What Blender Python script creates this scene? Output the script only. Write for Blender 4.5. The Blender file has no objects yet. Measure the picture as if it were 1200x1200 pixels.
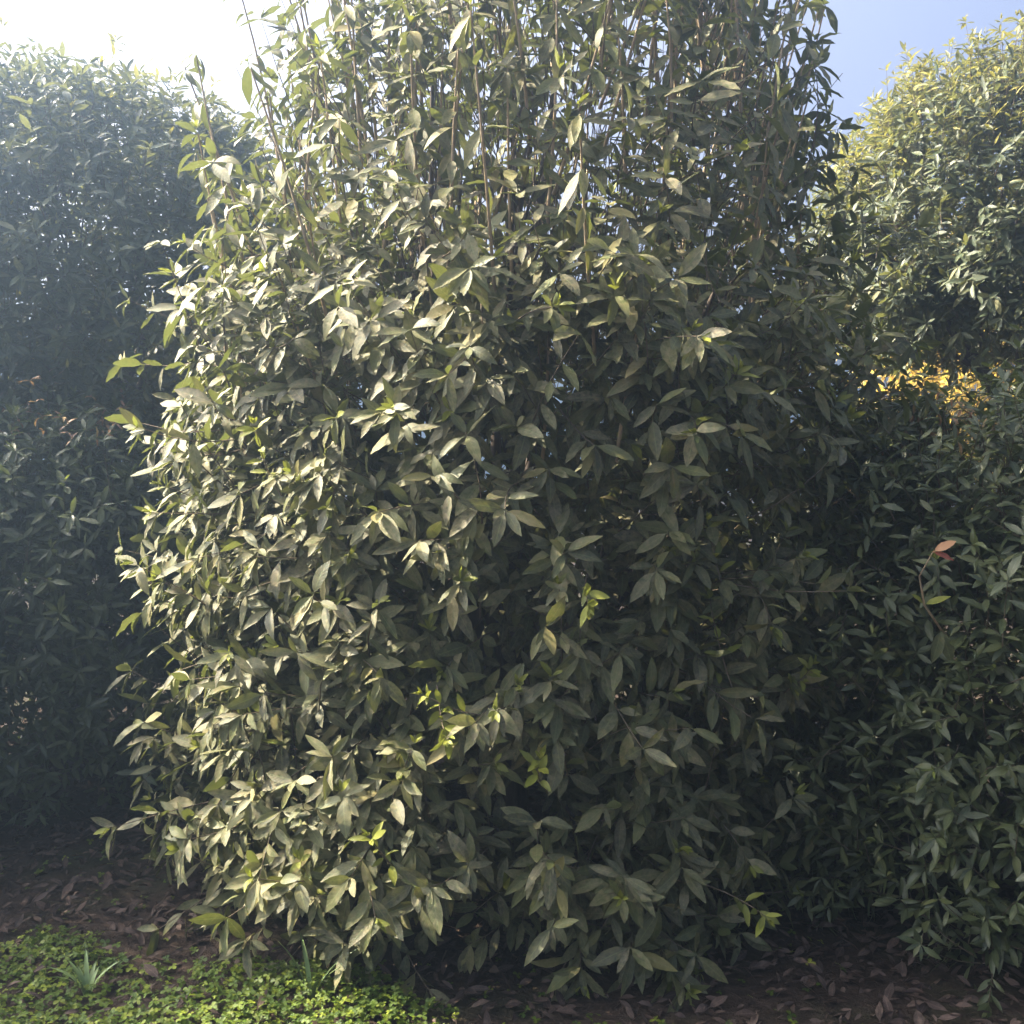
import bpy, math
import numpy as np
from mathutils import Matrix, Vector

R = math.radians
scn = bpy.context.scene
COL = scn.collection

# ------------------------------------------------------------------ camera
CAM = np.array([0.0, 0.0, 1.5]); PITCH = -2.86
cam_d = bpy.data.cameras.new('camera'); cam = bpy.data.objects.new('camera', cam_d); COL.objects.link(cam)
cam.location = CAM; cam.rotation_euler = (R(90 + PITCH), 0, 0)
cam_d.sensor_width = 36; cam_d.lens = 36.1; cam_d.clip_start = 0.05; cam_d.clip_end = 2000
scn.camera = cam

# ------------------------------------------------------------------ sky, sun, exposure
SUN_AZ, SUN_EL = -73.0, 42.0            # azimuth from the view direction, negative = west side; elevation
w = bpy.data.worlds.new('World'); scn.world = w; w.use_nodes = True
nt = w.node_tree; bg = nt.nodes['Background']
sky = nt.nodes.new('ShaderNodeTexSky'); sky.sky_type = 'NISHITA'; sky.sun_disc = False
sky.sun_elevation = R(SUN_EL); sky.sun_rotation = R(SUN_AZ)
sky.air_density = 0.5; sky.dust_density = 10.0; sky.ozone_density = 1.0
nt.links.new(sky.outputs[0], bg.inputs[0]); bg.inputs[1].default_value = 0.125
sd = bpy.data.lights.new('sun', 'SUN'); sun = bpy.data.objects.new('sun', sd); COL.objects.link(sun)
sd.energy = 5.0; sd.angle = R(0.6); sd.color = (1.0, 0.87, 0.68)
sdir = Vector((math.sin(R(SUN_AZ)) * math.cos(R(SUN_EL)), math.cos(R(SUN_AZ)) * math.cos(R(SUN_EL)), math.sin(R(SUN_EL))))
sun.rotation_euler = sdir.to_track_quat('Z', 'Y').to_euler(); sun.location = (-6, 3, 8)
vs = scn.view_settings
vs.view_transform = 'Standard'; vs.look = 'None'; vs.gamma = 1.0; vs.use_curve_mapping = False; vs.exposure = 2.2
scn.cycles.max_bounces = 4; scn.cycles.diffuse_bounces = 2; scn.cycles.glossy_bounces = 2
scn.cycles.transmission_bounces = 4; scn.cycles.volume_bounces = 0; scn.cycles.transparent_max_bounces = 8
scn.cycles.use_denoising = True; scn.cycles.use_adaptive_sampling = True; scn.cycles.adaptive_threshold = .02

# ------------------------------------------------------------------ helpers
def nrm(v): return v / np.maximum(np.linalg.norm(v, axis=-1, keepdims=True), 1e-9)
def perp(n, d): return nrm(n - (n * d).sum(-1, keepdims=True) * d)

def tag(o, label=None, cat=None, group=None, kind=None):
    if label: o['label'] = label
    if cat: o['category'] = cat
    if group: o['group'] = group
    if kind: o['kind'] = kind
    return o

def link(name, data, parent=None):
    o = bpy.data.objects.new(name, data); COL.objects.link(o)
    if parent: o.parent = parent
    return o

def raw_mesh(name, V, F, mat, smooth=True):
    """V (n,3), F (m,k) faces of one size"""
    me = bpy.data.meshes.new(name)
    V = np.ascontiguousarray(V, np.float32); F = np.ascontiguousarray(F, np.int32)
    m, k = F.shape
    me.vertices.add(len(V)); me.vertices.foreach_set('co', V.ravel())
    me.loops.add(m * k); me.loops.foreach_set('vertex_index', F.ravel())
    me.polygons.add(m); me.polygons.foreach_set('loop_start', np.arange(0, m * k, k, dtype=np.int32))
    me.polygons.foreach_set('loop_total', np.full(m, k, np.int32))
    me.update(calc_edges=True)
    if smooth: me.polygons.foreach_set('use_smooth', np.ones(m, bool))
    me.materials.append(mat)
    return me

# ------------------------------------------------------------------ materials
class NT:
    def __init__(s, name):
        s.m = bpy.data.materials.new(name); s.m.use_nodes = True; s.t = s.m.node_tree; s.t.nodes.clear()
        s.out = s.n('ShaderNodeOutputMaterial')
    def n(s, kind, **kw):
        x = s.t.nodes.new(kind)
        for k, v in kw.items(): setattr(x, k, v)
        return x
    def l(s, a, b): s.t.links.new(a, b)
    def put(s, sock, v):
        if hasattr(v, 'is_linked') or hasattr(v, 'links'): s.l(v, sock)
        elif isinstance(v, tuple) and len(v) == 3: sock.default_value = (*v, 1)
        else: sock.default_value = v
    def math(s, op, a, b=0.0, clamp=False):
        x = s.n('ShaderNodeMath', operation=op, use_clamp=clamp); s.put(x.inputs[0], a); s.put(x.inputs[1], b); return x.outputs[0]
    def mix(s, f, a, b):
        x = s.n('ShaderNodeMix', data_type='RGBA'); s.put(x.inputs[0], f); s.put(x.inputs[6], a); s.put(x.inputs[7], b); return x.outputs[2]
    def ramp(s, f, a, b):
        x = s.n('ShaderNodeMapRange'); s.put(x.inputs[0], f); x.inputs[1].default_value = a; x.inputs[2].default_value = b; return x.outputs[0]
    def noise(s, vec, scale, detail=3.0, rough=0.55):
        x = s.n('ShaderNodeTexNoise'); s.l(vec, x.inputs['Vector']); x.inputs['Scale'].default_value = scale
        x.inputs['Detail'].default_value = detail; x.inputs['Roughness'].default_value = rough; return x.outputs[0]

def leaf_material(name, single, dark, mid, warm, young, dustc, dust_amt=1.0, trans=0.28, rough=0.46, spec=0.45, back=None):
    """single: colours come from the object (one leaf each), else from the mesh attribute 'leaf_tone' (tone, young, dust)"""
    g = NT(name)
    if single:
        oi = g.n('ShaderNodeObjectInfo'); src = oi.outputs['Color']
    else:
        at = g.n('ShaderNodeAttribute'); at.attribute_name = 'leaf_tone'; src = at.outputs['Color']
    sp = g.n('ShaderNodeSeparateColor'); g.l(src, sp.inputs[0])
    tone, yng, dst = sp.outputs
    uv = g.n('ShaderNodeUVMap'); uv.uv_map = 'leaf_uv'
    sx = g.n('ShaderNodeSeparateXYZ'); g.l(uv.outputs[0], sx.inputs[0])
    au = g.math('ABSOLUTE', sx.outputs[0])                       # 0 midrib .. 1 margin
    tc = g.n('ShaderNodeTexCoord')
    vec = tc.outputs['Object']
    if single:                                                   # a different patch of the pattern for each leaf
        va = g.n('ShaderNodeVectorMath', operation='SCALE'); va.inputs[0].default_value = (41, 23, 17); g.l(oi.outputs['Random'], va.inputs['Scale'])
        vb = g.n('ShaderNodeVectorMath', operation='MULTIPLY_ADD'); g.l(uv.outputs[0], vb.inputs[0]); vb.inputs[1].default_value = (.018, .11, .1); g.l(va.outputs[0], vb.inputs[2])
        vec = vb.outputs[0]
    nz = g.noise(vec, 85, 3, .65)
    nz2 = g.noise(vec, 45, 2)
    c = g.mix(g.ramp(tone, 0, .62), dark, mid)
    c = g.mix(g.ramp(tone, .62, 1.0), c, warm)
    c = g.mix(g.math('MULTIPLY', g.ramp(nz2, .48, .68), .42), c, warm)
    rib = g.ramp(au, .10, .02)
    # side veins, slanting forward from the midrib
    ph = g.math('SUBTRACT', g.math('MULTIPLY', sx.outputs[1], 55.0), g.math('MULTIPLY', au, 9.0))
    vein = g.ramp(g.math('SINE', ph), .55, 1.0)
    c = g.mix(g.math('MULTIPLY', vein, .16), c, warm)
    c = g.mix(g.math('MULTIPLY', rib, .55), c, tuple(min(1, x * 1.9 + .05) for x in mid))
    geo = g.n('ShaderNodeNewGeometry')
    bk = back or tuple(x * 1.25 + .02 for x in mid)
    c = g.mix(g.math('MULTIPLY', geo.outputs['Backfacing'], .75), c, bk)
    d = g.math('MULTIPLY', g.math('MULTIPLY', g.ramp(nz, .28, .72), dst), dust_amt)
    d = g.math('MULTIPLY', d, g.math('SUBTRACT', 1.0, g.math('MULTIPLY', geo.outputs['Backfacing'], .5)))
    c = g.mix(d, c, dustc)
    c = g.mix(yng, c, young)
    b = g.n('ShaderNodeBsdfPrincipled'); g.l(c, b.inputs['Base Color'])
    g.l(g.math('ADD', rough, g.math('MULTIPLY', d, .3)), b.inputs['Roughness'])
    b.inputs['Specular IOR Level'].default_value = spec
    bp = g.n('ShaderNodeBump'); bp.inputs['Strength'].default_value = .35; bp.inputs['Distance'].default_value = .002
    g.l(g.math('ADD', g.math('MULTIPLY', vein, -.5), nz), bp.inputs['Height']); g.l(bp.outputs[0], b.inputs['Normal'])
    tr = g.n('ShaderNodeBsdfTranslucent')
    g.l(g.mix(.5, c, tuple(x for x in (young[0] * .75, young[1] * .8, young[2] * .6))), tr.inputs[0])
    mx = g.n('ShaderNodeMixShader'); g.put(mx.inputs[0], g.math('ADD', trans, g.math('MULTIPLY', yng, .15)))
    g.l(b.outputs[0], mx.inputs[1]); g.l(tr.outputs[0], mx.inputs[2]); g.l(mx.outputs[0], g.out.inputs[0])
    return g.m

def bark_material(name, a, b_, scale=30, rough=.85):
    g = NT(name); tc = g.n('ShaderNodeTexCoord')
    mp = g.n('ShaderNodeMapping'); g.l(tc.outputs['Object'], mp.inputs[0]); mp.inputs['Scale'].default_value = (1, 1, .25)
    nz = g.noise(mp.outputs[0], scale, 5, .65)
    b = g.n('ShaderNodeBsdfPrincipled'); g.l(g.mix(g.ramp(nz, .3, .7), a, b_), b.inputs['Base Color']); b.inputs['Roughness'].default_value = rough
    b.inputs['Specular IOR Level'].default_value = .25
    bp = g.n('ShaderNodeBump'); bp.inputs['Strength'].default_value = .6; bp.inputs['Distance'].default_value = .01
    g.l(nz, bp.inputs['Height']); g.l(bp.outputs[0], b.inputs['Normal']); g.l(b.outputs[0], g.out.inputs[0])
    return g.m

DUST = (.42, .335, .225)
def leaf_pair(name, **kw): return leaf_material(name, False, **kw), leaf_material(name + '_single', True, **kw)
M_CENTRE = leaf_pair('dusty_leaf', dark=(.026, .043, .017), mid=(.078, .104, .024), warm=(.195, .175, .045), young=(.29, .31, .04), dustc=DUST, dust_amt=.6, trans=.22, rough=.52, spec=.36)
M_LOW = leaf_pair('hedge_leaf', dark=(.026, .043, .014), mid=(.064, .086, .024), warm=(.13, .14, .04), young=(.24, .28, .05), dustc=(.26, .27, .2), dust_amt=.3, rough=.38, spec=.55)
M_TALL = leaf_pair('tall_leaf', dark=(.028, .052, .030), mid=(.065, .098, .045), warm=(.20, .19, .06), young=(.40, .355, .06), dustc=(.3, .3, .22), dust_amt=.35)
M_GOLD = leaf_material('golden_leaf', False, dark=(.48, .32, .03), mid=(.64, .46, .05), warm=(.75, .58, .09), young=(.8, .64, .1), dustc=(.6, .4, .1), dust_amt=.2, trans=.45)
M_RED = leaf_material('red_leaf', True, dark=(.20, .03, .02), mid=(.42, .12, .05), warm=(.50, .22, .10), young=(.62, .34, .16), dustc=(.5, .3, .2), dust_amt=.2)
M_LITTER = leaf_pair('dry_leaf', dark=(.026, .016, .012), mid=(.07, .044, .033), warm=(.20, .14, .105), young=(.30, .24, .2), dustc=(.15, .12, .10), dust_amt=.5, trans=.05, rough=.7, spec=.2, back=(.16, .11, .09))
M_CLOVER = leaf_material('clover_leaf', False, dark=(.028, .062, .007), mid=(.075, .130, .008), warm=(.16, .19, .015), young=(.27, .34, .03), dustc=(.2, .22, .06), dust_amt=.15, trans=.3, rough=.5, spec=.3)
M_BARK = bark_material('bark', (.045, .034, .027), (.13, .105, .085))
M_TWIG = bark_material('twig_bark', (.075, .055, .036), (.19, .15, .10), 60)
M_STEM = bark_material('young_stem_bark', (.26, .19, .11), (.44, .34, .21), 60, .7)

# ------------------------------------------------------------------ leaves
# a leaf lies along +Y (length 1), blade across X, face +Z; shape comes in variants (curl, fold, twist)
rngv = np.random.default_rng(5)
NVAR = 12
VAR_CURL = np.concatenate([rngv.uniform(.02, .16, 8), rngv.uniform(.2, .4, 4)])
VAR_FOLD = rngv.uniform(.08, .5, NVAR); VAR_TW = rngv.uniform(-.35, .35, NVAR); VAR_WAVE = rngv.uniform(-.03, .03, NVAR)
def blade(ts, ws):
    """grid template: returns t, x (half-width units), faces"""
    T, X, F = [], [], []
    for t, wd in zip(ts, ws):
        for sx in (-1, 0, 1): T.append(t); X.append(sx * wd)
    for r in range(len(ts) - 1):
        a = r * 3
        for c in (0, 1): F.append((a + c, a + c + 1, a + c + 4, a + c + 3))
    return np.array(T), np.array(X), np.array(F)
HI = blade((0, .09, .16, .29, .46, .63, .79, .91, 1.0), (.012, .012, .066, .126, .154, .146, .103, .052, .004))
LO = blade((0, .10, .28, .54, .80, 1.0), (.012, .018, .122, .155, .098, .004))
OVAL = blade((0, .35, .75, 1.0), (.05, .34, .40, .12))
def local_verts(tpl, var):
    """(n, V, 3) for an array of variant indices"""
    T, X, F = tpl
    cu = VAR_CURL[var][:, None]; fo = VAR_FOLD[var][:, None]; tw = VAR_TW[var][:, None]; wv = VAR_WAVE[var][:, None]
    tt = np.clip((T - .1) / .9, 0, 1)[None]
    x = X[None]; ax = np.abs(x)
    z = ax * fo * (1 - .4 * tt) - cu * tt ** 2 + wv * np.sin(tt * 14) * np.sign(x) * (ax > .02)
    y = T[None] - cu * .35 * tt ** 2
    a = tw * tt
    xr = x * np.cos(a) - ax * 0; zr = z + x * np.sin(a)
    return np.stack([np.broadcast_to(xr, z.shape), np.broadcast_to(y, z.shape), zr], -1)

def leaf_mesh(name, tpl, LV, mat, origin=(0, 0, 0)):
    """one mesh of many leaves"""
    T, X, F = tpl; n = len(LV['L']); nv = len(T)
    lv = local_verts(tpl, LV['var'])
    d = LV['d']; nn = LV['n']; xx = np.cross(d, nn)
    L = LV['L'][:, None, None]; W = LV['W'][:, None, None]
    V = LV['P'][:, None] + (xx[:, None] * lv[..., 0:1] * W + nn[:, None] * lv[..., 2:3]) * L + d[:, None] * lv[..., 1:2] * L
    V = V - np.asarray(origin)
    FF = (F[None] + (np.arange(n) * nv)[:, None, None]).reshape(-1, 4)
    me = raw_mesh(name, V.reshape(-1, 3), FF, mat)
    ca = me.color_attributes.new('leaf_tone', 'FLOAT_COLOR', 'POINT')
    c = np.ones((n, nv, 4), np.float32); c[..., :3] = np.stack([LV['tone'], LV['young'], LV['dust']], -1)[:, None]
    ca.data.foreach_set('color', c.ravel())
    add_uv(me, tpl, n)
    return me
def add_uv(me, tpl, n):
    T, X, F = tpl
    sgn = np.sign(X); u = np.stack([sgn, T], -1).astype(np.float32)
    uv = me.uv_layers.new(name='leaf_uv')
    uv.data.foreach_set('uv', np.tile(u[F.ravel()].ravel(), n))
_single = {}
def single_leaf_mesh(var, mat, tpl=HI):
    k = (var, mat.name, id(tpl[0]))
    if k not in _single:
        me = raw_mesh('leaf', local_verts(tpl, np.array([var]))[0], tpl[2], mat); add_uv(me, tpl, 1); _single[k] = me
    return _single[k]
def single_leaf(LV, i, mat, parent, name='leaf', origin=(0, 0, 0), tpl=HI):
    o = link(name, single_leaf_mesh(int(LV['var'][i]), mat, tpl), parent)
    d = LV['d'][i]; n = LV['n'][i]; x = np.cross(d, n); L = LV['L'][i]; W = LV['W'][i]; p = LV['P'][i] - np.asarray(origin)
    m = Matrix(((x[0] * L * W, d[0] * L, n[0] * L, p[0]), (x[1] * L * W, d[1] * L, n[1] * L, p[1]), (x[2] * L * W, d[2] * L, n[2] * L, p[2]), (0, 0, 0, 1)))
    o.matrix_local = m
    o.color = (LV['tone'][i], LV['young'][i], LV['dust'][i], 1)
    return o
KEYS = ('P', 'd', 'n', 'L', 'W', 'tone', 'young', 'dust', 'var')
def cat(*lvs): return {k: np.concatenate([l[k] for l in lvs]) for k in KEYS}
def take(LV, idx): return {k: LV[k][idx] for k in KEYS}

def tubes(paths, radii, sides=4):
    """paths (S,M,3), radii (S,M) -> V, F of open tapered tubes"""
    S, M, _ = paths.shape
    tan = nrm(np.gradient(paths, axis=1))
    ref = np.where(np.abs(tan[..., 2:3]) > .9, np.array([1., 0, 0]), np.array([0, 0, 1.]))
    a = perp(ref, tan); b = np.cross(tan, a)
    ang = np.arange(sides) * 2 * np.pi / sides
    ring = a[:, :, None] * np.cos(ang)[:, None] + b[:, :, None] * np.sin(ang)[:, None]
    V = paths[:, :, None] + ring * radii[:, :, None, None]
    F = []
    for m in range(M - 1):
        for s in range(sides):
            s2 = (s + 1) % sides
            F.append((m * sides + s, m * sides + s2, (m + 1) * sides + s2, (m + 1) * sides + s))
    F = np.array(F)[None] + (np.arange(S) * M * sides)[:, None, None]
    return V.reshape(-1, 3), F.reshape(-1, 4)

# ------------------------------------------------------------------ shoots: twigs with opposite leaf pairs and a tip whorl
def shoots(rng, B, N, A, length, nodes, leaf_len, droop=.35, young_p=.12, dust=(.3, .9), tone=(0, .7), wide=1.0, outw=.55, curled=.2, spread=.9, leaf_from=.25, bend=.25):
    S = len(B); K = int(nodes)
    length = np.broadcast_to(length, (S,)).astype(float)
    bendv = nrm(rng.normal(0, 1, (S, 3)) + np.array([0, 0, .6])) * bend
    def at(s): return B[:, None] + (A[:, None] * s[..., None] + bendv[:, None] * (s ** 2)[..., None]) * length[:, None, None]
    s4 = np.linspace(0, 1, 5)[None].repeat(S, 0)
    path = at(s4)
    sk = np.linspace(leaf_from, 1.0, K)[None].repeat(S, 0) + rng.uniform(-.03, .03, (S, K))
    P = at(sk); ax = nrm(A[:, None] + 2 * bendv[:, None] * sk[..., None])
    r0 = perp(rng.normal(0, 1, (S, 1, 3)) + 0 * ax, ax); r1 = np.cross(ax, r0)
    phi = (np.arange(K) % 2 * np.pi / 2)[None] + rng.uniform(-.35, .35, (S, K))
    out = []
    for side in (0, np.pi):
        ph = (phi + side + rng.uniform(-.2, .2, (S, K)))[..., None]
        rad = r0 * np.cos(ph) + r1 * np.sin(ph)
        out.append((P, ax, rad, np.ones((S, K)), np.zeros((S, K))))
    # extra whorl leaves at the tip
    for q in range(3):
        ph = rng.uniform(0, 2 * np.pi, (S, 1, 1)); rad = r0[:, :1] * 0 + r0[:, -1:] * np.cos(ph) + r1[:, -1:] * np.sin(ph)
        out.append((P[:, -1:], ax[:, -1:], rad, np.full((S, 1), .82), np.zeros((S, 1))))
    isy = rng.random(S) < young_p
    for q in range(5):                       # bright young leaves on some tips
        ph = rng.uniform(0, 2 * np.pi, (S, 1, 1)); rad = r0[:, -1:] * np.cos(ph) + r1[:, -1:] * np.sin(ph)
        o = (P[:, -1:] + ax[:, -1:] * .02, ax[:, -1:], rad, np.full((S, 1), .45), rng.uniform(.2, .95, (S, 1)))
        out.append(tuple(x[isy] for x in o))
    res = []
    for (p, a, rad, sc, yg) in out:
        shp = p.shape[:2]; n_ = shp[0] * shp[1]
        if n_ == 0: continue
        p = p.reshape(-1, 3); a = np.broadcast_to(a, (*shp, 3)).reshape(-1, 3); rad = rad.reshape(-1, 3); sc = sc.ravel(); yg = yg.ravel()
        Nn = np.broadcast_to((N if shp[0] == S else N[isy])[:, None], (*shp, 3)).reshape(-1, 3)
        dr = droop * rng.uniform(.2, 1.9, n_) * np.where(yg > 0, .1, 1)
        along = rng.uniform(.15, .75, n_) + np.where(yg > 0, .8, 0)
        d = nrm(rad * spread + a * along[:, None] + Nn * (.25 * outw) + np.array([0, 0, -1.]) * dr[:, None] + rng.normal(0, .16, (n_, 3)))
        face = nrm(Nn * outw + np.array([0, 0, 1.]) * .55 + a * .4 + rng.normal(0, .28, (n_, 3)))
        n = perp(face, d)
        L = leaf_len * rng.uniform(.62, 1.12, n_) * sc
        t = rng.uniform(tone[0], tone[1], n_); t = np.where(rng.random(n_) < .05, rng.uniform(.8, 1, n_), t)
        hi = rng.random(n_) < curled
        var = np.where(hi, rng.integers(8, NVAR, n_), rng.integers(0, 8, n_))
        res.append(dict(P=p, d=d, n=n, L=L, W=wide * rng.uniform(.82, 1.18, n_), tone=t, young=yg,
                        dust=rng.uniform(dust[0], dust[1], n_) * np.where(yg > 0, .2, 1), var=var))
    return cat(*res), path

class Dome:
    """a clipped crown: radius by height (polyline), with lumps; the axis may lean"""
    def __init__(s, c, prof, lean=None, lump=.05, seed=1, squash=(1, 1), clump=.9):
        s.c = np.array(c, float); s.r = np.array([p[0] for p in prof], float); s.z = np.array([p[1] for p in prof], float)
        s.lean = lean or [(0, 0), (10, 0)]; s.lump = lump; s.sq = squash
        g = np.random.default_rng(seed); s.k = g.normal(0, 1, (14, 3)) * np.array([2.2, 2.2, 2.2]); s.p = g.uniform(0, 6.28, 14); s.k2 = g.normal(0, 1, (14, 3)) * 7.0; s.clump = clump
        s.arc = np.concatenate([[0], np.cumsum(np.hypot(np.diff(s.r), np.diff(s.z)))])
    def sample(s, rng, n, wz=None, clump=None):
        a = np.linspace(0, s.arc[-1], 600); r = np.interp(a, s.arc, s.r); z = np.interp(a, s.arc, s.z)
        wgt = r + .02
        if wz is not None: wgt = wgt * wz(z)
        cdf = np.cumsum(wgt); cdf /= cdf[-1]
        m = n * 3                                              # shoots gather in clumps with hollows between
        aa = np.interp(rng.random(m), cdf, a); th = rng.uniform(0, 2 * np.pi, m)
        P, N = s.at(aa, th)
        f = np.sin((P[:, None] * s.k2[None]).sum(-1) + s.p).mean(-1) * 3.2
        k = np.argsort(-(f * (s.clump if clump is None else clump) + rng.gumbel(0, 1, m)))[:n]
        return P[k], N[k]
    def at(s, aa, th):
        r = np.interp(aa, s.arc, s.r); z = np.interp(aa, s.arc, s.z)
        e = .12; r1 = np.interp(aa + e, s.arc, s.r); r0 = np.interp(aa - e, s.arc, s.r); z1 = np.interp(aa + e, s.arc, s.z); z0 = np.interp(aa - e, s.arc, s.z)
        tr, tz = r1 - r0, z1 - z0
        N = nrm(np.stack([tz * np.cos(th), tz * np.sin(th), -tr + 0 * tz], -1))
        q = np.stack([np.cos(th) * s.sq[0], np.sin(th) * s.sq[1]], -1)
        lx = np.interp(z, [l[0] for l in s.lean], [l[1] for l in s.lean])
        P = np.stack([s.c[0] + lx + q[:, 0] * r, s.c[1] + q[:, 1] * r, s.c[2] + z], -1)
        f = np.sin((P[:, None] * s.k[None]).sum(-1) + s.p).mean(-1) * 2.6
        return P + N * (f * s.lump)[:, None], N

def project(P):
    """pixel (1200 px frame) and depth of points, used only to find which leaves the picture shows largest"""
    q = P - CAM; c, s_ = math.cos(R(PITCH)), math.sin(R(PITCH))
    dep = q[..., 1] * c + q[..., 2] * s_; up = -q[..., 1] * s_ + q[..., 2] * c
    return 600 + 1203 * q[..., 0] / dep, 600 - 1203 * up / dep, dep
def pick_largest(LVs, limits):
    """z-buffer of sample points over all crowns -> for each crown the indices of the leaves that show largest"""
    CELL = 5; G = 1200 // CELL
    zb = np.full(G * G, 1e9); owner = np.full(G * G, -1)
    offs = np.cumsum([0] + [len(l['L']) for l in LVs]); A = cat(*LVs)
    x = np.cross(A['d'], A['n'])
    pts = []
    for t in (.2, .35, .5, .65, .8, .93):
        for u in ((-.11, .0, .11) if .3 < t < .7 else (0.,)):
            pts.append(A['P'] + A['d'] * (t * A['L'])[:, None] + x * (u * A['L'])[:, None])
    idx = np.arange(len(A['L']))
    keys, deps, ids = [], [], []
    for p in pts:
        px, py, dep = project(p); ok = (px > 0) & (px < 1200) & (py > 0) & (py < 1200) & (dep > .3)
        keys.append((py[ok] // CELL).astype(int) * G + (px[ok] // CELL).astype(int)); deps.append(dep[ok]); ids.append(idx[ok])
    keys = np.concatenate(keys); deps = np.concatenate(deps); ids = np.concatenate(ids)
    o = np.lexsort((deps, keys)); first = np.concatenate([[True], np.diff(keys[o]) > 0])
    win = ids[o][first]
    score = np.bincount(win, minlength=len(A['L'])).astype(float)
    res = []
    for i, lim in enumerate(limits):
        s = score[offs[i]:offs[i + 1]] + A['L'][offs[i]:offs[i + 1]] * 2
        s[score[offs[i]:offs[i + 1]] < 1] = 0
        k = np.argsort(-s)[:lim]; res.append(k[s[k] > 0])
    return res

# ------------------------------------------------------------------ ground
def fbm(x, y, seed=0):
    g = np.random.default_rng(seed); z = np.zeros_like(x)
    for o in range(5):
        for _ in range(3):
            k = g.normal(0, 1, 2) * 1.1 * 2 ** o; z += np.sin(k[0] * x + k[1] * y + g.uniform(0, 6.28)) * .5 ** o
    return z / 4
def ground_z(x, y):
    near = np.clip(1 - np.hypot(x, y - 4) / 14, 0, 1)
    return .045 * fbm(x, y, 3) * near
def build_ground():
    u = np.linspace(-1, 1, 181); s = np.sign(u) * (np.abs(u) ** 3.2) * 500 + u * 6
    X, Y = np.meshgrid(s, s + 4); Z = ground_z(X, Y)
    V = np.stack([X, Y, Z], -1).reshape(-1, 3); n = len(s)
    i = np.arange(n - 1); a = (i[:, None] * n + i[None]).ravel()
    F = np.stack([a, a + 1, a + n + 1, a + n], -1)
    g = NT('soil'); tc = g.n('ShaderNodeTexCoord'); n1 = g.noise(tc.outputs['Object'], 1.7, 6, .6); n2 = g.noise(tc.outputs['Object'], 38, 5, .7)
    c = g.mix(g.ramp(n2, .3, .7), (.030, .021, .016), (.085, .060, .044)); c = g.mix(g.math('MULTIPLY', g.ramp(n1, .5, .65), .6), c, (.05, .06, .025))
    b = g.n('ShaderNodeBsdfPrincipled'); g.l(c, b.inputs['Base Color']); b.inputs['Roughness'].default_value = .95; b.inputs['Specular IOR Level'].default_value = .1
    bp = g.n('ShaderNodeBump'); bp.inputs['Strength'].default_value = 1; bp.inputs['Distance'].default_value = .02; g.l(n2, bp.inputs['Height']); g.l(bp.outputs[0], b.inputs['Normal'])
    g.l(b.outputs[0], g.out.inputs[0])
    o = link('ground', raw_mesh('ground', V, F, g.m)); tag(o, 'bare brown soil under and between the bushes', 'ground', kind='structure')
build_ground()

# ------------------------------------------------------------------ wood inside a crown
def branch_path(rng, a, b, n=9, wig=.06):
    t = np.linspace(0, 1, n)[:, None]; a = np.asarray(a, float); b = np.asarray(b, float)
    k = np.cumsum(rng.normal(0, wig * np.linalg.norm(b - a) / n, (n, 3)), 0); k -= t * k[-1]
    sag = np.array([0, 0, 1.]) * (t * (1 - t)) * np.linalg.norm((b - a)[:2]) * -.25
    return a + (b - a) * t + k + sag
def wood(rng, dome, root, base, trunk_top, n_limbs, r_trunk, reach=.86, zmin=.35, subs=6):
    tp = branch_path(rng, base, trunk_top, 7, .05)
    V, F = tubes(tp[None] - base, np.interp(np.linspace(0, 1, 7), [0, .12, 1], [r_trunk * 1.5, r_trunk, r_trunk * .8])[None], 9)
    link('trunk', raw_mesh('trunk', V, F, M_BARK), root)
    th0 = rng.uniform(0, 6.28)
    for i in range(n_limbs):
        aa = np.interp(zmin + (1 - zmin) * ((i * .618) % 1) * .95, [0, 1], [0, dome.arc[-1]])
        P, N = dome.at(np.array([aa]), np.array([th0 + i * 2.399]))
        end = P[0] - N[0] * (1 - reach) * 1.9
        st = tp[rng.integers(3, 7)]
        main = branch_path(rng, st, end, 9, .14)
        pth, rad = [main], [np.linspace(r_trunk * .55, r_trunk * .13, 9)]
        for q in range(subs):
            k = rng.integers(3, 8); e = main[k] + (main[-1] - main[k]) * rng.uniform(.5, .85) + rng.normal(0, .1, 3)
            pth.append(branch_path(rng, main[k], e, 9, .15)); rad.append(np.linspace(rad[0][k] * .6, r_trunk * .06, 9))
        V, F = tubes(np.array(pth) - base, np.array(rad), 6)
        link('branch', raw_mesh('branch', V, F, M_BARK), root)

CROWNS = []        # (root, base, leaves, mats, twig paths, template, limit)
def finish(root, base, LV, mats, paths, tpl, lim=300, twig_r=.0028):
    CROWNS.append((root, base, LV, mats, tpl, lim))
    rad = np.linspace(1, .45, 5)[None] * twig_r * np.ones((len(paths), 1))
    V, F = tubes(paths - base, rad, 3)
    tag(link('twigs', raw_mesh('twigs', V, F, M_TWIG), root), kind='stuff')

def empty(name, loc):
    o = link(name, None); o.location = loc; o.empty_display_size = .2; return o

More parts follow.
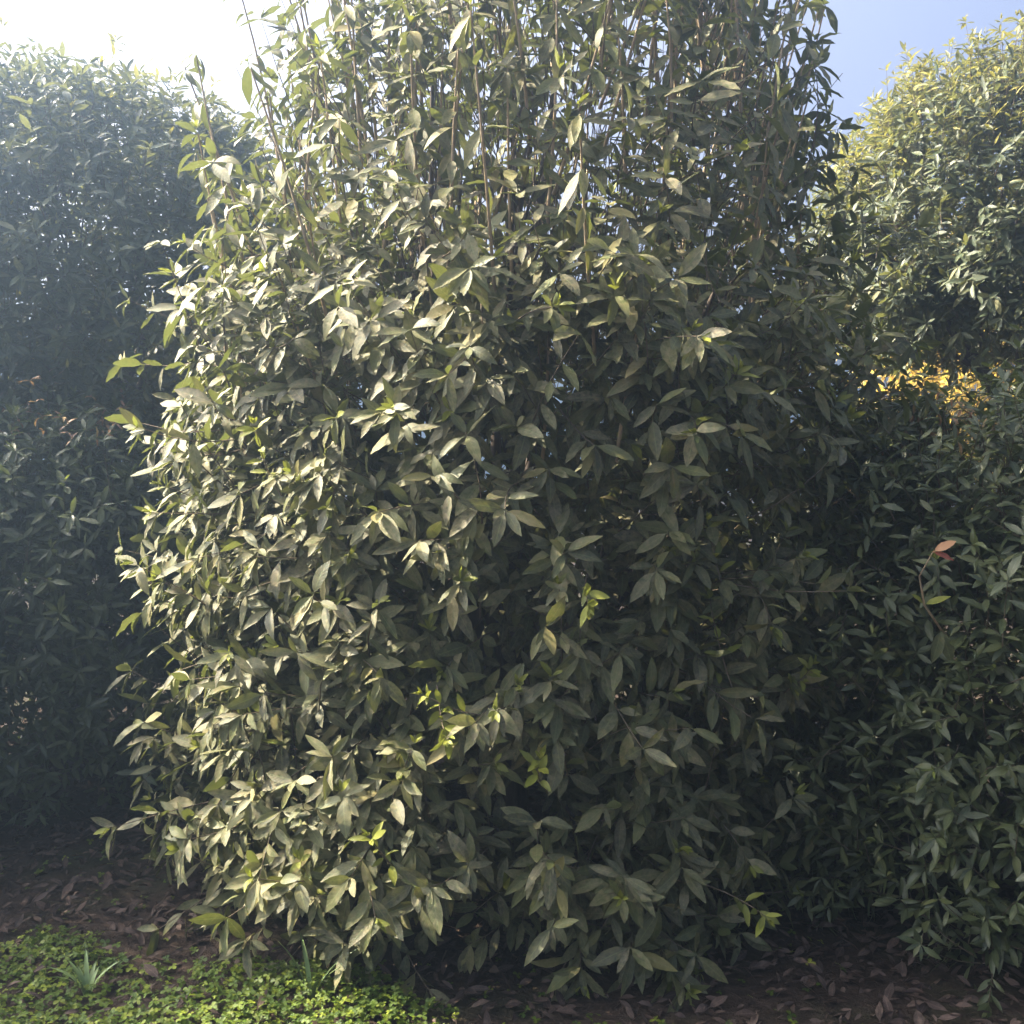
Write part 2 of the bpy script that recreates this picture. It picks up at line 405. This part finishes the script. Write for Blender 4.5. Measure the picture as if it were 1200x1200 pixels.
# ------------------------------------------------------------------ the big dome bush in the middle
rng = np.random.default_rng(11)
cb = np.array([0, 3.92, 0.])
dome = Dome(cb, [(.92, .02), (1.06, .07), (1.11, .24), (1.14, .5), (1.19, .9), (1.20, 1.4), (1.17, 1.85), (1.07, 2.3), (.92, 2.75), (.72, 3.1), (.42, 3.40), (0, 3.52)],
            lean=[(0, -.06), (1.0, -.05), (2.0, .06), (2.6, .15), (3.2, .2), (4, .2)], lump=.075, seed=4)
bush = tag(empty('bush', cb), 'large dome-shaped bush with dusty drooping leaves and bare upright shoots towards its top', 'bush')
wood(rng, dome, bush, cb, cb + np.array([.03, 0, .55]), 11, .055)
parts, paths = [], []
def layer(n, depth, wz, clump=1.3, **kw):
    P, N = dome.sample(rng, n, wz, clump)
    dep = rng.uniform(*depth, n)
    A = nrm(N * rng.uniform(.3, .9, (n, 1)) + np.array([0, 0, 1.]) * rng.uniform(-.15, .95, (n, 1)) + rng.normal(0, .35, (n, 3)))
    lv, pt = shoots(rng, P - N * dep[:, None], N, A, rng.uniform(.14, .30, n), kw.pop('nodes', 4), **kw)
    parts.append(lv); paths.append(pt)
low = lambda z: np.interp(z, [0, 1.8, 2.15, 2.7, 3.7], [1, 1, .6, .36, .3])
layer(1550, (.10, .26), low, leaf_len=.120, droop=.55, wide=.92)
layer(600, (.02, .14), low, leaf_len=.124, young_p=.25, nodes=4, droop=.6, wide=.92)
layer(1500, (.24, .6), lambda z: np.interp(z, [0, 1.7, 2.1, 2.4, 3.7], [1, 1, .5, .14, .08]), 0, leaf_len=.11, young_p=0, tone=(0, .4))  # inner leaves toned darker, painting shade into the crown's interior
layer(150, (-.02, .06), low, leaf_len=.105, young_p=.5)
# thin bare twigs filling the inside of the upper crown
m = 520
q = np.stack([.12 + np.clip(rng.normal(0, .42, m), -.62, .62), cb[1] + np.clip(rng.normal(0, .42, m), -.62, .62), rng.uniform(1.5, 2.7, m)], -1)
A = nrm(np.stack([(q[:, 0] - .12) * .5, (q[:, 1] - cb[1]) * .5, np.ones(m)], -1) + rng.normal(0, .22, (m, 3)))
t5 = np.linspace(0, 1, 5)[None, :, None]
bw = rng.normal(0, .08, (m, 1, 3))
paths.append(q[:, None] + A[:, None] * t5 * rng.uniform(.3, .75, (m, 1, 1)) + bw * t5 ** 2)
# upright shoots towards the top: pale bare stems with hanging leaves
n = 260
P, N = dome.sample(rng, n, lambda z: np.interp(z, [1.2, 1.7, 2.3, 3.7], [0, .35, 1, 1]))
A = nrm(N * .18 + np.array([0, 0, 1.]) + rng.normal(0, .13, (n, 3)))
lens = rng.uniform(.35, .75, n)
lens = np.minimum(lens, np.maximum(.25, 3.75 - P[:, 2]))
lv, spt = shoots(rng, P - N * rng.uniform(.08, .3, (n, 1)), N, A, lens, 5, .118, droop=1.2, young_p=.4, leaf_from=.35, bend=.08, tone=(.2, .95), curled=.6, wide=.85)
parts.append(lv)
seen = np.argsort(P[:, 1])                                      # each stem on the open side is a part, the rest one mass
for i in seen[:130]:
    V, F = tubes(spt[i:i + 1] - cb, np.linspace(.0062, .0026, 5)[None], 5); link('stem', raw_mesh('stem', V, F, M_STEM), bush)
V, F = tubes(spt[seen[130:]] - cb, np.linspace(.0062, .0026, 5)[None].repeat(n - 130, 0), 4); tag(link('stems_behind', raw_mesh('stems_behind', V, F, M_STEM), bush), kind='stuff')
# sprays of bright young leaves on long side shoots
def sprays(rng, spots, N, L=.2, leaf_len=.066, young=(.3, .95), k=4):
    B = np.array(spots, float); m = len(B); Nn = np.tile(np.array(N, float), (m, 1))
    A = nrm(Nn * .5 + np.array([0, 0, .45]) + rng.normal(0, .45, (m, 3)))
    lv, pt = shoots(rng, B, Nn, A, np.full(m, L), k, leaf_len, droop=.05, young_p=1, leaf_from=.45, bend=.3, spread=.6, curled=.1)
    lv['young'] = np.maximum(lv['young'], rng.uniform(*young, len(lv['L']))); lv['dust'] *= .2
    return lv, pt
spots = [(-.05, 2.72, .82), (-.2, 2.72, .9), (.62, 2.86, .86), (.78, 3.0, .8), (.45, 2.78, 1.62), (.6, 2.85, 1.1), (-.3, 2.8, .35), (.1, 2.75, .6), (-.75, 3.0, 1.75), (-.65, 2.9, 1.4), (-.55, 2.92, .2), (.55, 2.85, .3), (.2, 2.72, 1.2), (.68, 2.9, 1.45)]
lv, pt = sprays(rng, spots, (0, -1, 0)); parts.append(lv); paths.append(pt)
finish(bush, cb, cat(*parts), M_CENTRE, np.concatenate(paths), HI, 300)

# ------------------------------------------------------------------ neighbours
def clipped(name, label, catg, base, prof, seed, counts, leaf_len, mats, trunk, tone=(0, .7), lump=.05, squash=(1, 1), young_p=.06, droop=.2, wz=None, group=None, up=(.2, 1.1), lim=300, length=(.1, .2), wide=.85, yellow_top=None):
    rng = np.random.default_rng(seed); base = np.asarray(base, float)
    dm = Dome(base, prof, lump=lump, seed=seed, squash=squash, clump=.5)
    root = tag(empty(name, base), label, catg, group)
    wood(rng, dm, root, base, base + np.array([0, 0, trunk[0]]), trunk[2], trunk[1], subs=5)
    ps, pp = [], []
    for (n, depth) in counts:
        P, N = dm.sample(rng, n, wz); dep = rng.uniform(*depth, n)
        A = nrm(N * rng.uniform(.3, .9, (n, 1)) + np.array([0, 0, 1.]) * rng.uniform(*up, (n, 1)) + rng.normal(0, .3, (n, 3)))
        lv, pt = shoots(rng, P - N * dep[:, None], N, A, rng.uniform(*length, n), 4, leaf_len, droop=droop, young_p=young_p, tone=tone, wide=wide, curled=.15, outw=.45, spread=.8)
        ps.append(lv); pp.append(pt)
    if yellow_top:  # yellow-tinted top shoots; on the right-hand tree they paint in sunlight
        n = yellow_top[0]; P, N = dm.sample(rng, n, lambda z: (z > yellow_top[1]) * 1.0 + 1e-6)
        A = nrm(N * .3 + np.array([0, 0, 1.]) + rng.normal(0, .15, (n, 3)))
        lv, pt = shoots(rng, P - N * .06, N, A, rng.uniform(.14, .32, n), 5, leaf_len * .85, droop=.25, young_p=.6, tone=(.55, 1.0), wide=wide * .9, curled=.4, outw=.3, spread=.6)
        lv['young'] = np.maximum(lv['young'], rng.uniform(.0, .75, len(lv['L'])))
        ps.append(lv); pp.append(pt)
    finish(root, base, cat(*ps), mats, np.concatenate(pp), LO, lim, .0022)
    return root, dm

clipped('tree', 'tall clipped tree with upright leaf rosettes against the white sky, above a low dark bush', 'tree', (-2.45, 5.7, 0),
        [(.5, 1.72), (1.1, 1.66), (1.4, 1.9), (1.5, 2.3), (1.44, 2.7), (1.2, 3.05), (.8, 3.26), (0, 3.36)], 21,
        [(3000, (.04, .2)), (1800, (.2, .5)), (400, (-.02, .06))], .10, M_TALL, (1.5, .06, 9), yellow_top=(60, 3.1))
clipped('bush', 'low dark bush in shade behind the leaf litter and clover', 'bush', (-2.15, 4.95, 0),
        [(.75, .04), (1.0, .12), (1.12, .5), (1.15, 1.0), (1.08, 1.4), (.8, 1.62), (0, 1.72)], 22,
        [(2400, (.05, .18)), (2900, (.18, .7)), (250, (-.02, .06))], .088, M_LOW, (.4, .045, 8))
clipped('tree', 'tall clipped tree whose top shoots are tinted yellow-green to look sunlit', 'tree', (2.92, 5.75, 0),
        [(.4, 2.12), (.95, 2.08), (1.15, 2.25), (1.2, 2.6), (1.12, 3.0), (.9, 3.3), (.55, 3.5), (0, 3.6)], 23,
        [(2000, (.04, .2)), (1100, (.2, .5)), (250, (-.02, .06))], .095, M_TALL, (1.9, .06, 9), yellow_top=(600, 2.8))
clipped('bush', 'low dark green bush with small crowded leaves and a shoot with one orange-red leaf', 'bush', (1.98, 3.58, 0),
        [(.85, .02), (1.05, .08), (1.1, .5), (1.12, 1.0), (1.02, 1.4), (.75, 1.6), (0, 1.7)], 24,
        [(2600, (.05, .18)), (2600, (.18, .7)), (300, (-.02, .06))], .080, M_LOW, (.4, .045, 8), tone=(.1, .85))

clipped('bush', 'unseen low bush added next in the row to shade the litter', 'bush', (-3.45, 3.78, 0),
        [(.75, .04), (1.0, .12), (1.12, .5), (1.12, 1.2), (1.05, 1.6), (.78, 1.8), (0, 1.9)], 25,
        [(2000, (.05, .18)), (1300, (.18, .5))], .088, M_LOW, (.4, .045, 6), lim=0)  # out of view, added to shade the litter and the dome's lower edge

# which leaves show largest: those are parts of their own, the rest of each crown one mass
sel = pick_largest([c[2] for c in CROWNS], [c[5] for c in CROWNS])
for (root, base, LV, mats, tpl, lim), k in zip(CROWNS, sel):
    for i in k: single_leaf(LV, i, mats[1], root, 'leaf', base, tpl)
    rest = np.setdiff1d(np.arange(len(LV['L'])), k)
    tag(link('foliage', leaf_mesh('foliage', tpl, take(LV, rest), mats[0], base), root), kind='stuff')

# the reddish shoot on the low bush beside the dome
rb = Vector((1.98, 3.58, 0)); low_bush = CROWNS[-2][0]
rng = np.random.default_rng(77)
pth = np.array([(1.30, 2.98, .96), (1.17, 2.78, 1.04), (1.09, 2.70, 1.12), (1.06, 2.66, 1.20), (1.085, 2.64, 1.265)])
V, F = tubes(pth[None] - np.array(rb), np.linspace(.004, .002, 5)[None], 5); link('stem', raw_mesh('stem', V, F, M_STEM), low_bush)
for (p, d, n_, L, t, y_, red) in [(pth[4], (.55, -.2, .35), (-.3, -.8, .5), .066, .9, .9, 1), (pth[4], (.7, -.1, -.25), (.1, -.7, .7), .06, .2, 0, 1), (pth[3], (-.8, -.2, .4), (0, -.6, .8), .07, .3, 0, 0),
                                  (pth[2], (.75, -.2, .3), (0, -.6, .8), .07, .8, .7, 0), (pth[2], (-.6, -.3, .5), (0, -.6, .8), .055, .8, .8, 0), (pth[1], (-.3, -.3, -.8), (0, -.9, .2), .1, .4, 0, 0), (pth[1], (.25, -.2, -.9), (0, -.9, .2), .1, .4, 0, 0)]:
    d = nrm(np.array(d, float)); n_ = perp(np.array(n_, float), d)
    one = dict(P=p[None], d=d[None], n=n_[None], L=np.array([L]), W=np.array([1.15]), tone=np.array([t]), young=np.array([y_]), dust=np.array([.3]), var=np.array([int(rng.integers(0, 8))]))
    o = single_leaf(one, 0, M_RED if red else M_CENTRE[1], low_bush, 'leaf', rb)
    if red: tag(o, 'orange-red leaf at the tip of a side shoot' if y_ else 'dark red leaf on a side shoot')

# dry reddish sprigs on the tops of the two low bushes
M_DRY = leaf_material('dry_sprig_leaf', False, dark=(.10, .045, .02), mid=(.20, .09, .04), warm=(.26, .19, .06), young=(.3, .2, .08), dustc=(.3, .2, .12), dust_amt=.3, trans=.2)
for (bsh, c, sg, m) in ((CROWNS[1][0], (-1.95, 4.45, 1.62), (.32, .3, .05), 26), (low_bush, (1.34, 3.3, 1.56), (.1, .2, .05), 16)):
    B = np.array(c) + rng.normal(0, 1, (m, 3)) * np.array(sg); Nn = np.tile((0, -.5, .8), (m, 1)); A = nrm(Nn + rng.normal(0, .5, (m, 3)))
    lv, pt = shoots(rng, B, Nn, A, rng.uniform(.08, .2, m), 4, .05, droop=.4, young_p=0, tone=(0, 1), wide=.7, curled=.6)
    tag(link('dry_sprigs', leaf_mesh('dry_sprigs', LO, lv, M_DRY, np.array(bsh.location)), bsh), 'dry reddish-brown sprigs on top of the bush', kind='stuff')

# ------------------------------------------------------------------ golden tree far behind
rng = np.random.default_rng(31); gb = np.array([6.7, 14.0, 0.])
gt = tag(empty('tree', gb), 'distant golden-yellow tree glimpsed in the gap above the low green bush', 'tree')
gd = Dome(gb, [(.6, 1.2), (1.5, 1.3), (2.0, 2.2), (1.8, 3.4), (1.1, 4.4), (0, 4.9)], lump=.25, seed=8)
wood(rng, gd, gt, gb, gb + np.array([.1, 0, 1.6]), 8, .12, subs=4)
P, N = gd.sample(rng, 2600); n = len(P)
lv, pt = shoots(rng, P - N * rng.uniform(0, .8, (n, 1)), N, nrm(N + rng.normal(0, .6, (n, 3))), rng.uniform(.2, .4, n), 3, .12, droop=.5, tone=(0, 1), wide=1.5)
tag(link('crown', leaf_mesh('crown', LO, lv, M_GOLD, gb), gt), kind='stuff')

# ------------------------------------------------------------------ litter, clover
def inside_bush(x, y, grow=0.):
    return ((np.hypot(x + .1, y - 3.92) < .92 + grow) | (np.hypot(x + 2.15, y - 4.95) < .9 + grow) | (np.hypot(x - 1.98, y - 3.58) < .9 + grow))
def flat_leaves(rng, x, y, L, lift, tone, tilt=.3, wide=1.0, dust=(.1, .8)):
    n = len(x); a = rng.uniform(0, 6.28, n)
    nn = nrm(np.stack([rng.normal(0, tilt, n), rng.normal(0, tilt, n), np.ones(n)], -1))
    d = perp(np.stack([np.cos(a), np.sin(a), np.zeros(n)], -1), nn)
    P = np.stack([x, y, ground_z(x, y) + lift], -1)
    return dict(P=P, d=d, n=nn, L=L, W=np.full(n, wide) * rng.uniform(.85, 1.2, n), tone=tone, young=np.zeros(n), dust=rng.uniform(*dust, n), var=rng.integers(0, NVAR, n))
def greenness(x, y):
    yy = y + np.interp(x, [-1.6, -.9, -.5], [-.3, -.16, .05])
    return fbm(x, y, 9) * .9 + fbm(x * 2.6, y * 2.6, 12) * .8 + np.interp(yy, [2.3, 2.72, 2.9, 3.3], [.4, .25, -.3, -1.2]) + np.interp(x, [-2, -1.0, -.6, -.42, -.2, 1], [-.05, 0, .3, .3, -.9, -1.2])
rng = np.random.default_rng(41)
n = 26000
x = rng.uniform(-3.4, 3.2, n); y = rng.uniform(1.4, 6.0, n)
green = greenness(x, y)
keep = rng.random(n) < np.clip(.75 - green * .9, .12, 1)
x, y = x[keep], y[keep]; n = len(x)
lit = flat_leaves(rng, x, y, rng.uniform(.025, .075, n), rng.uniform(.002, .03, n), rng.beta(1.3, 3.2, n), .55)
px, py, dep = project(lit['P']); vis = (px > -5) & (px < 1205) & (py > 980) & (py < 1205) & ~inside_bush(x, y, .0)
cand = np.where(vis & (lit['L'] > .05) & (lit['P'][:, 2] - ground_z(x, y) > .012))[0][:130]
lit['tone'][cand] = rng.beta(1.5, 1.8, len(cand)); lit['P'][cand, 2] += .008
for i in cand:
    o = single_leaf(lit, i, M_LITTER[1], None, 'fallen_leaf', (0, 0, 0), HI)
    tag(o, 'dry brown fallen leaf lying loose on the soil between the bushes', 'leaf', 'dry leaves lying on the soil')
rest = np.setdiff1d(np.arange(n), cand)
tag(link('leaf_litter', leaf_mesh('leaf_litter', LO, take(lit, rest), M_LITTER[0])), 'brown leaf litter spread over the soil under the bushes', 'leaf litter', kind='stuff')

n = 60000
x = rng.uniform(-3.4, 1.0, n); y = rng.uniform(1.3, 3.9, n)
green = greenness(x, y)
keep = (rng.random(n) < np.clip(green * 2.2 + .05, 0.02, 1)); x, y, green = x[keep], y[keep], green[keep]
h = rng.uniform(.008, .05, len(x)) * np.clip(green + .7, .4, 1.2)
cl = []
a0 = rng.uniform(0, 6.28, len(x)); tn = rng.uniform(0, 1, len(x)); sz = rng.uniform(.008, .017, len(x))
nn = nrm(np.stack([rng.normal(0, .3, len(x)), rng.normal(-.1, .3, len(x)), np.ones(len(x))], -1))
for k in range(3):
    a = a0 + k * 2.094; d = perp(np.stack([np.cos(a), np.sin(a), np.full(len(x), .1)], -1), nn)
    cl.append(dict(P=np.stack([x, y, ground_z(x, y) + h], -1), d=d, n=perp(nn, d), L=sz, W=np.ones(len(x)), tone=np.clip(tn + rng.normal(0, .1, len(x)), 0, 1), young=np.where(tn > .93, .6, 0), dust=rng.uniform(0, .5, len(x)), var=rng.integers(0, 8, len(x))))
tag(link('clover', leaf_mesh('clover', OVAL, cat(*cl), M_CLOVER)), 'bright green clover carpeting the ground beside the dome bush', 'clover', kind='stuff')

# ------------------------------------------------------------------ grass tufts in the clover
def grass_tuft(x, y, nb, L, seed, label):
    rng = np.random.default_rng(seed); base = np.array([x, y, float(ground_z(np.array(x), np.array(y)))])
    root = tag(empty('grass_tuft', base), label, 'grass')
    for i in range(nb):
        a = rng.uniform(0, 6.28); l = L * rng.uniform(.6, 1.1); t = np.linspace(0, 1, 7)[:, None]
        hd = np.array([math.cos(a), math.sin(a), 0]); lean = rng.uniform(.3, .9)
        p = hd * (.01 + l * lean * t ** 1.6) + np.array([0, 0, 1.]) * l * (t - .45 * lean * t ** 2)
        side = np.array([-hd[1], hd[0], 0]); wd = .006 * np.sin(np.pi * np.clip(t * .85 + .15, 0, 1)) ** .7 + .0004
        V = np.concatenate([p - side * wd, p - np.array([0, 0, .002]), p + side * wd]); F = []
        for r in range(6):
            for c in (0, 1): F.append((c * 7 + r, (c + 1) * 7 + r, (c + 1) * 7 + r + 1, c * 7 + r + 1))
        link('blade', raw_mesh('blade', V, np.array(F), M_GRASS), root)
M_GRASS = (lambda g: (lambda b: (b.inputs['Base Color'].__setattr__('default_value', (.17, .24, .08, 1)), b.inputs['Roughness'].__setattr__('default_value', .5), g.l(b.outputs[0], g.out.inputs[0]), g.m)[3])(g.n('ShaderNodeBsdfPrincipled')))(NT('grass_blade'))
grass_tuft(-.55, 2.75, 5, .19, 1, 'few long grass blades standing in the bright clover beside the dome bush')
grass_tuft(-1.17, 2.76, 9, .12, 2, 'small pale grass tuft among dry leaves and sparse clover')

# ------------------------------------------------------------------ haze added to stand in for lens glare from the sun
def haze():
    x0, x1, y0, y1, z0, z1 = -520, 520, -520, 530, -1.2, 5.6
    V = np.array([(x, y, z) for x in (x0, x1) for y in (y0, y1) for z in (z0, z1)])
    F = np.array([(0, 1, 3, 2), (4, 6, 7, 5), (0, 4, 5, 1), (2, 3, 7, 6), (0, 2, 6, 4), (1, 5, 7, 3)])
    g = NT('glare_haze'); v = g.n('ShaderNodeVolumePrincipled'); v.inputs['Color'].default_value = (.48, .70, 1, 1)
    v.inputs['Density'].default_value = .034; v.inputs['Anisotropy'].default_value = .88
    g.l(v.outputs[0], g.out.inputs['Volume'])
    tag(link('haze', raw_mesh('haze', V, F, g.m, False)), 'thin bluish haze added in place of lens glare', 'haze', kind='stuff')
haze()
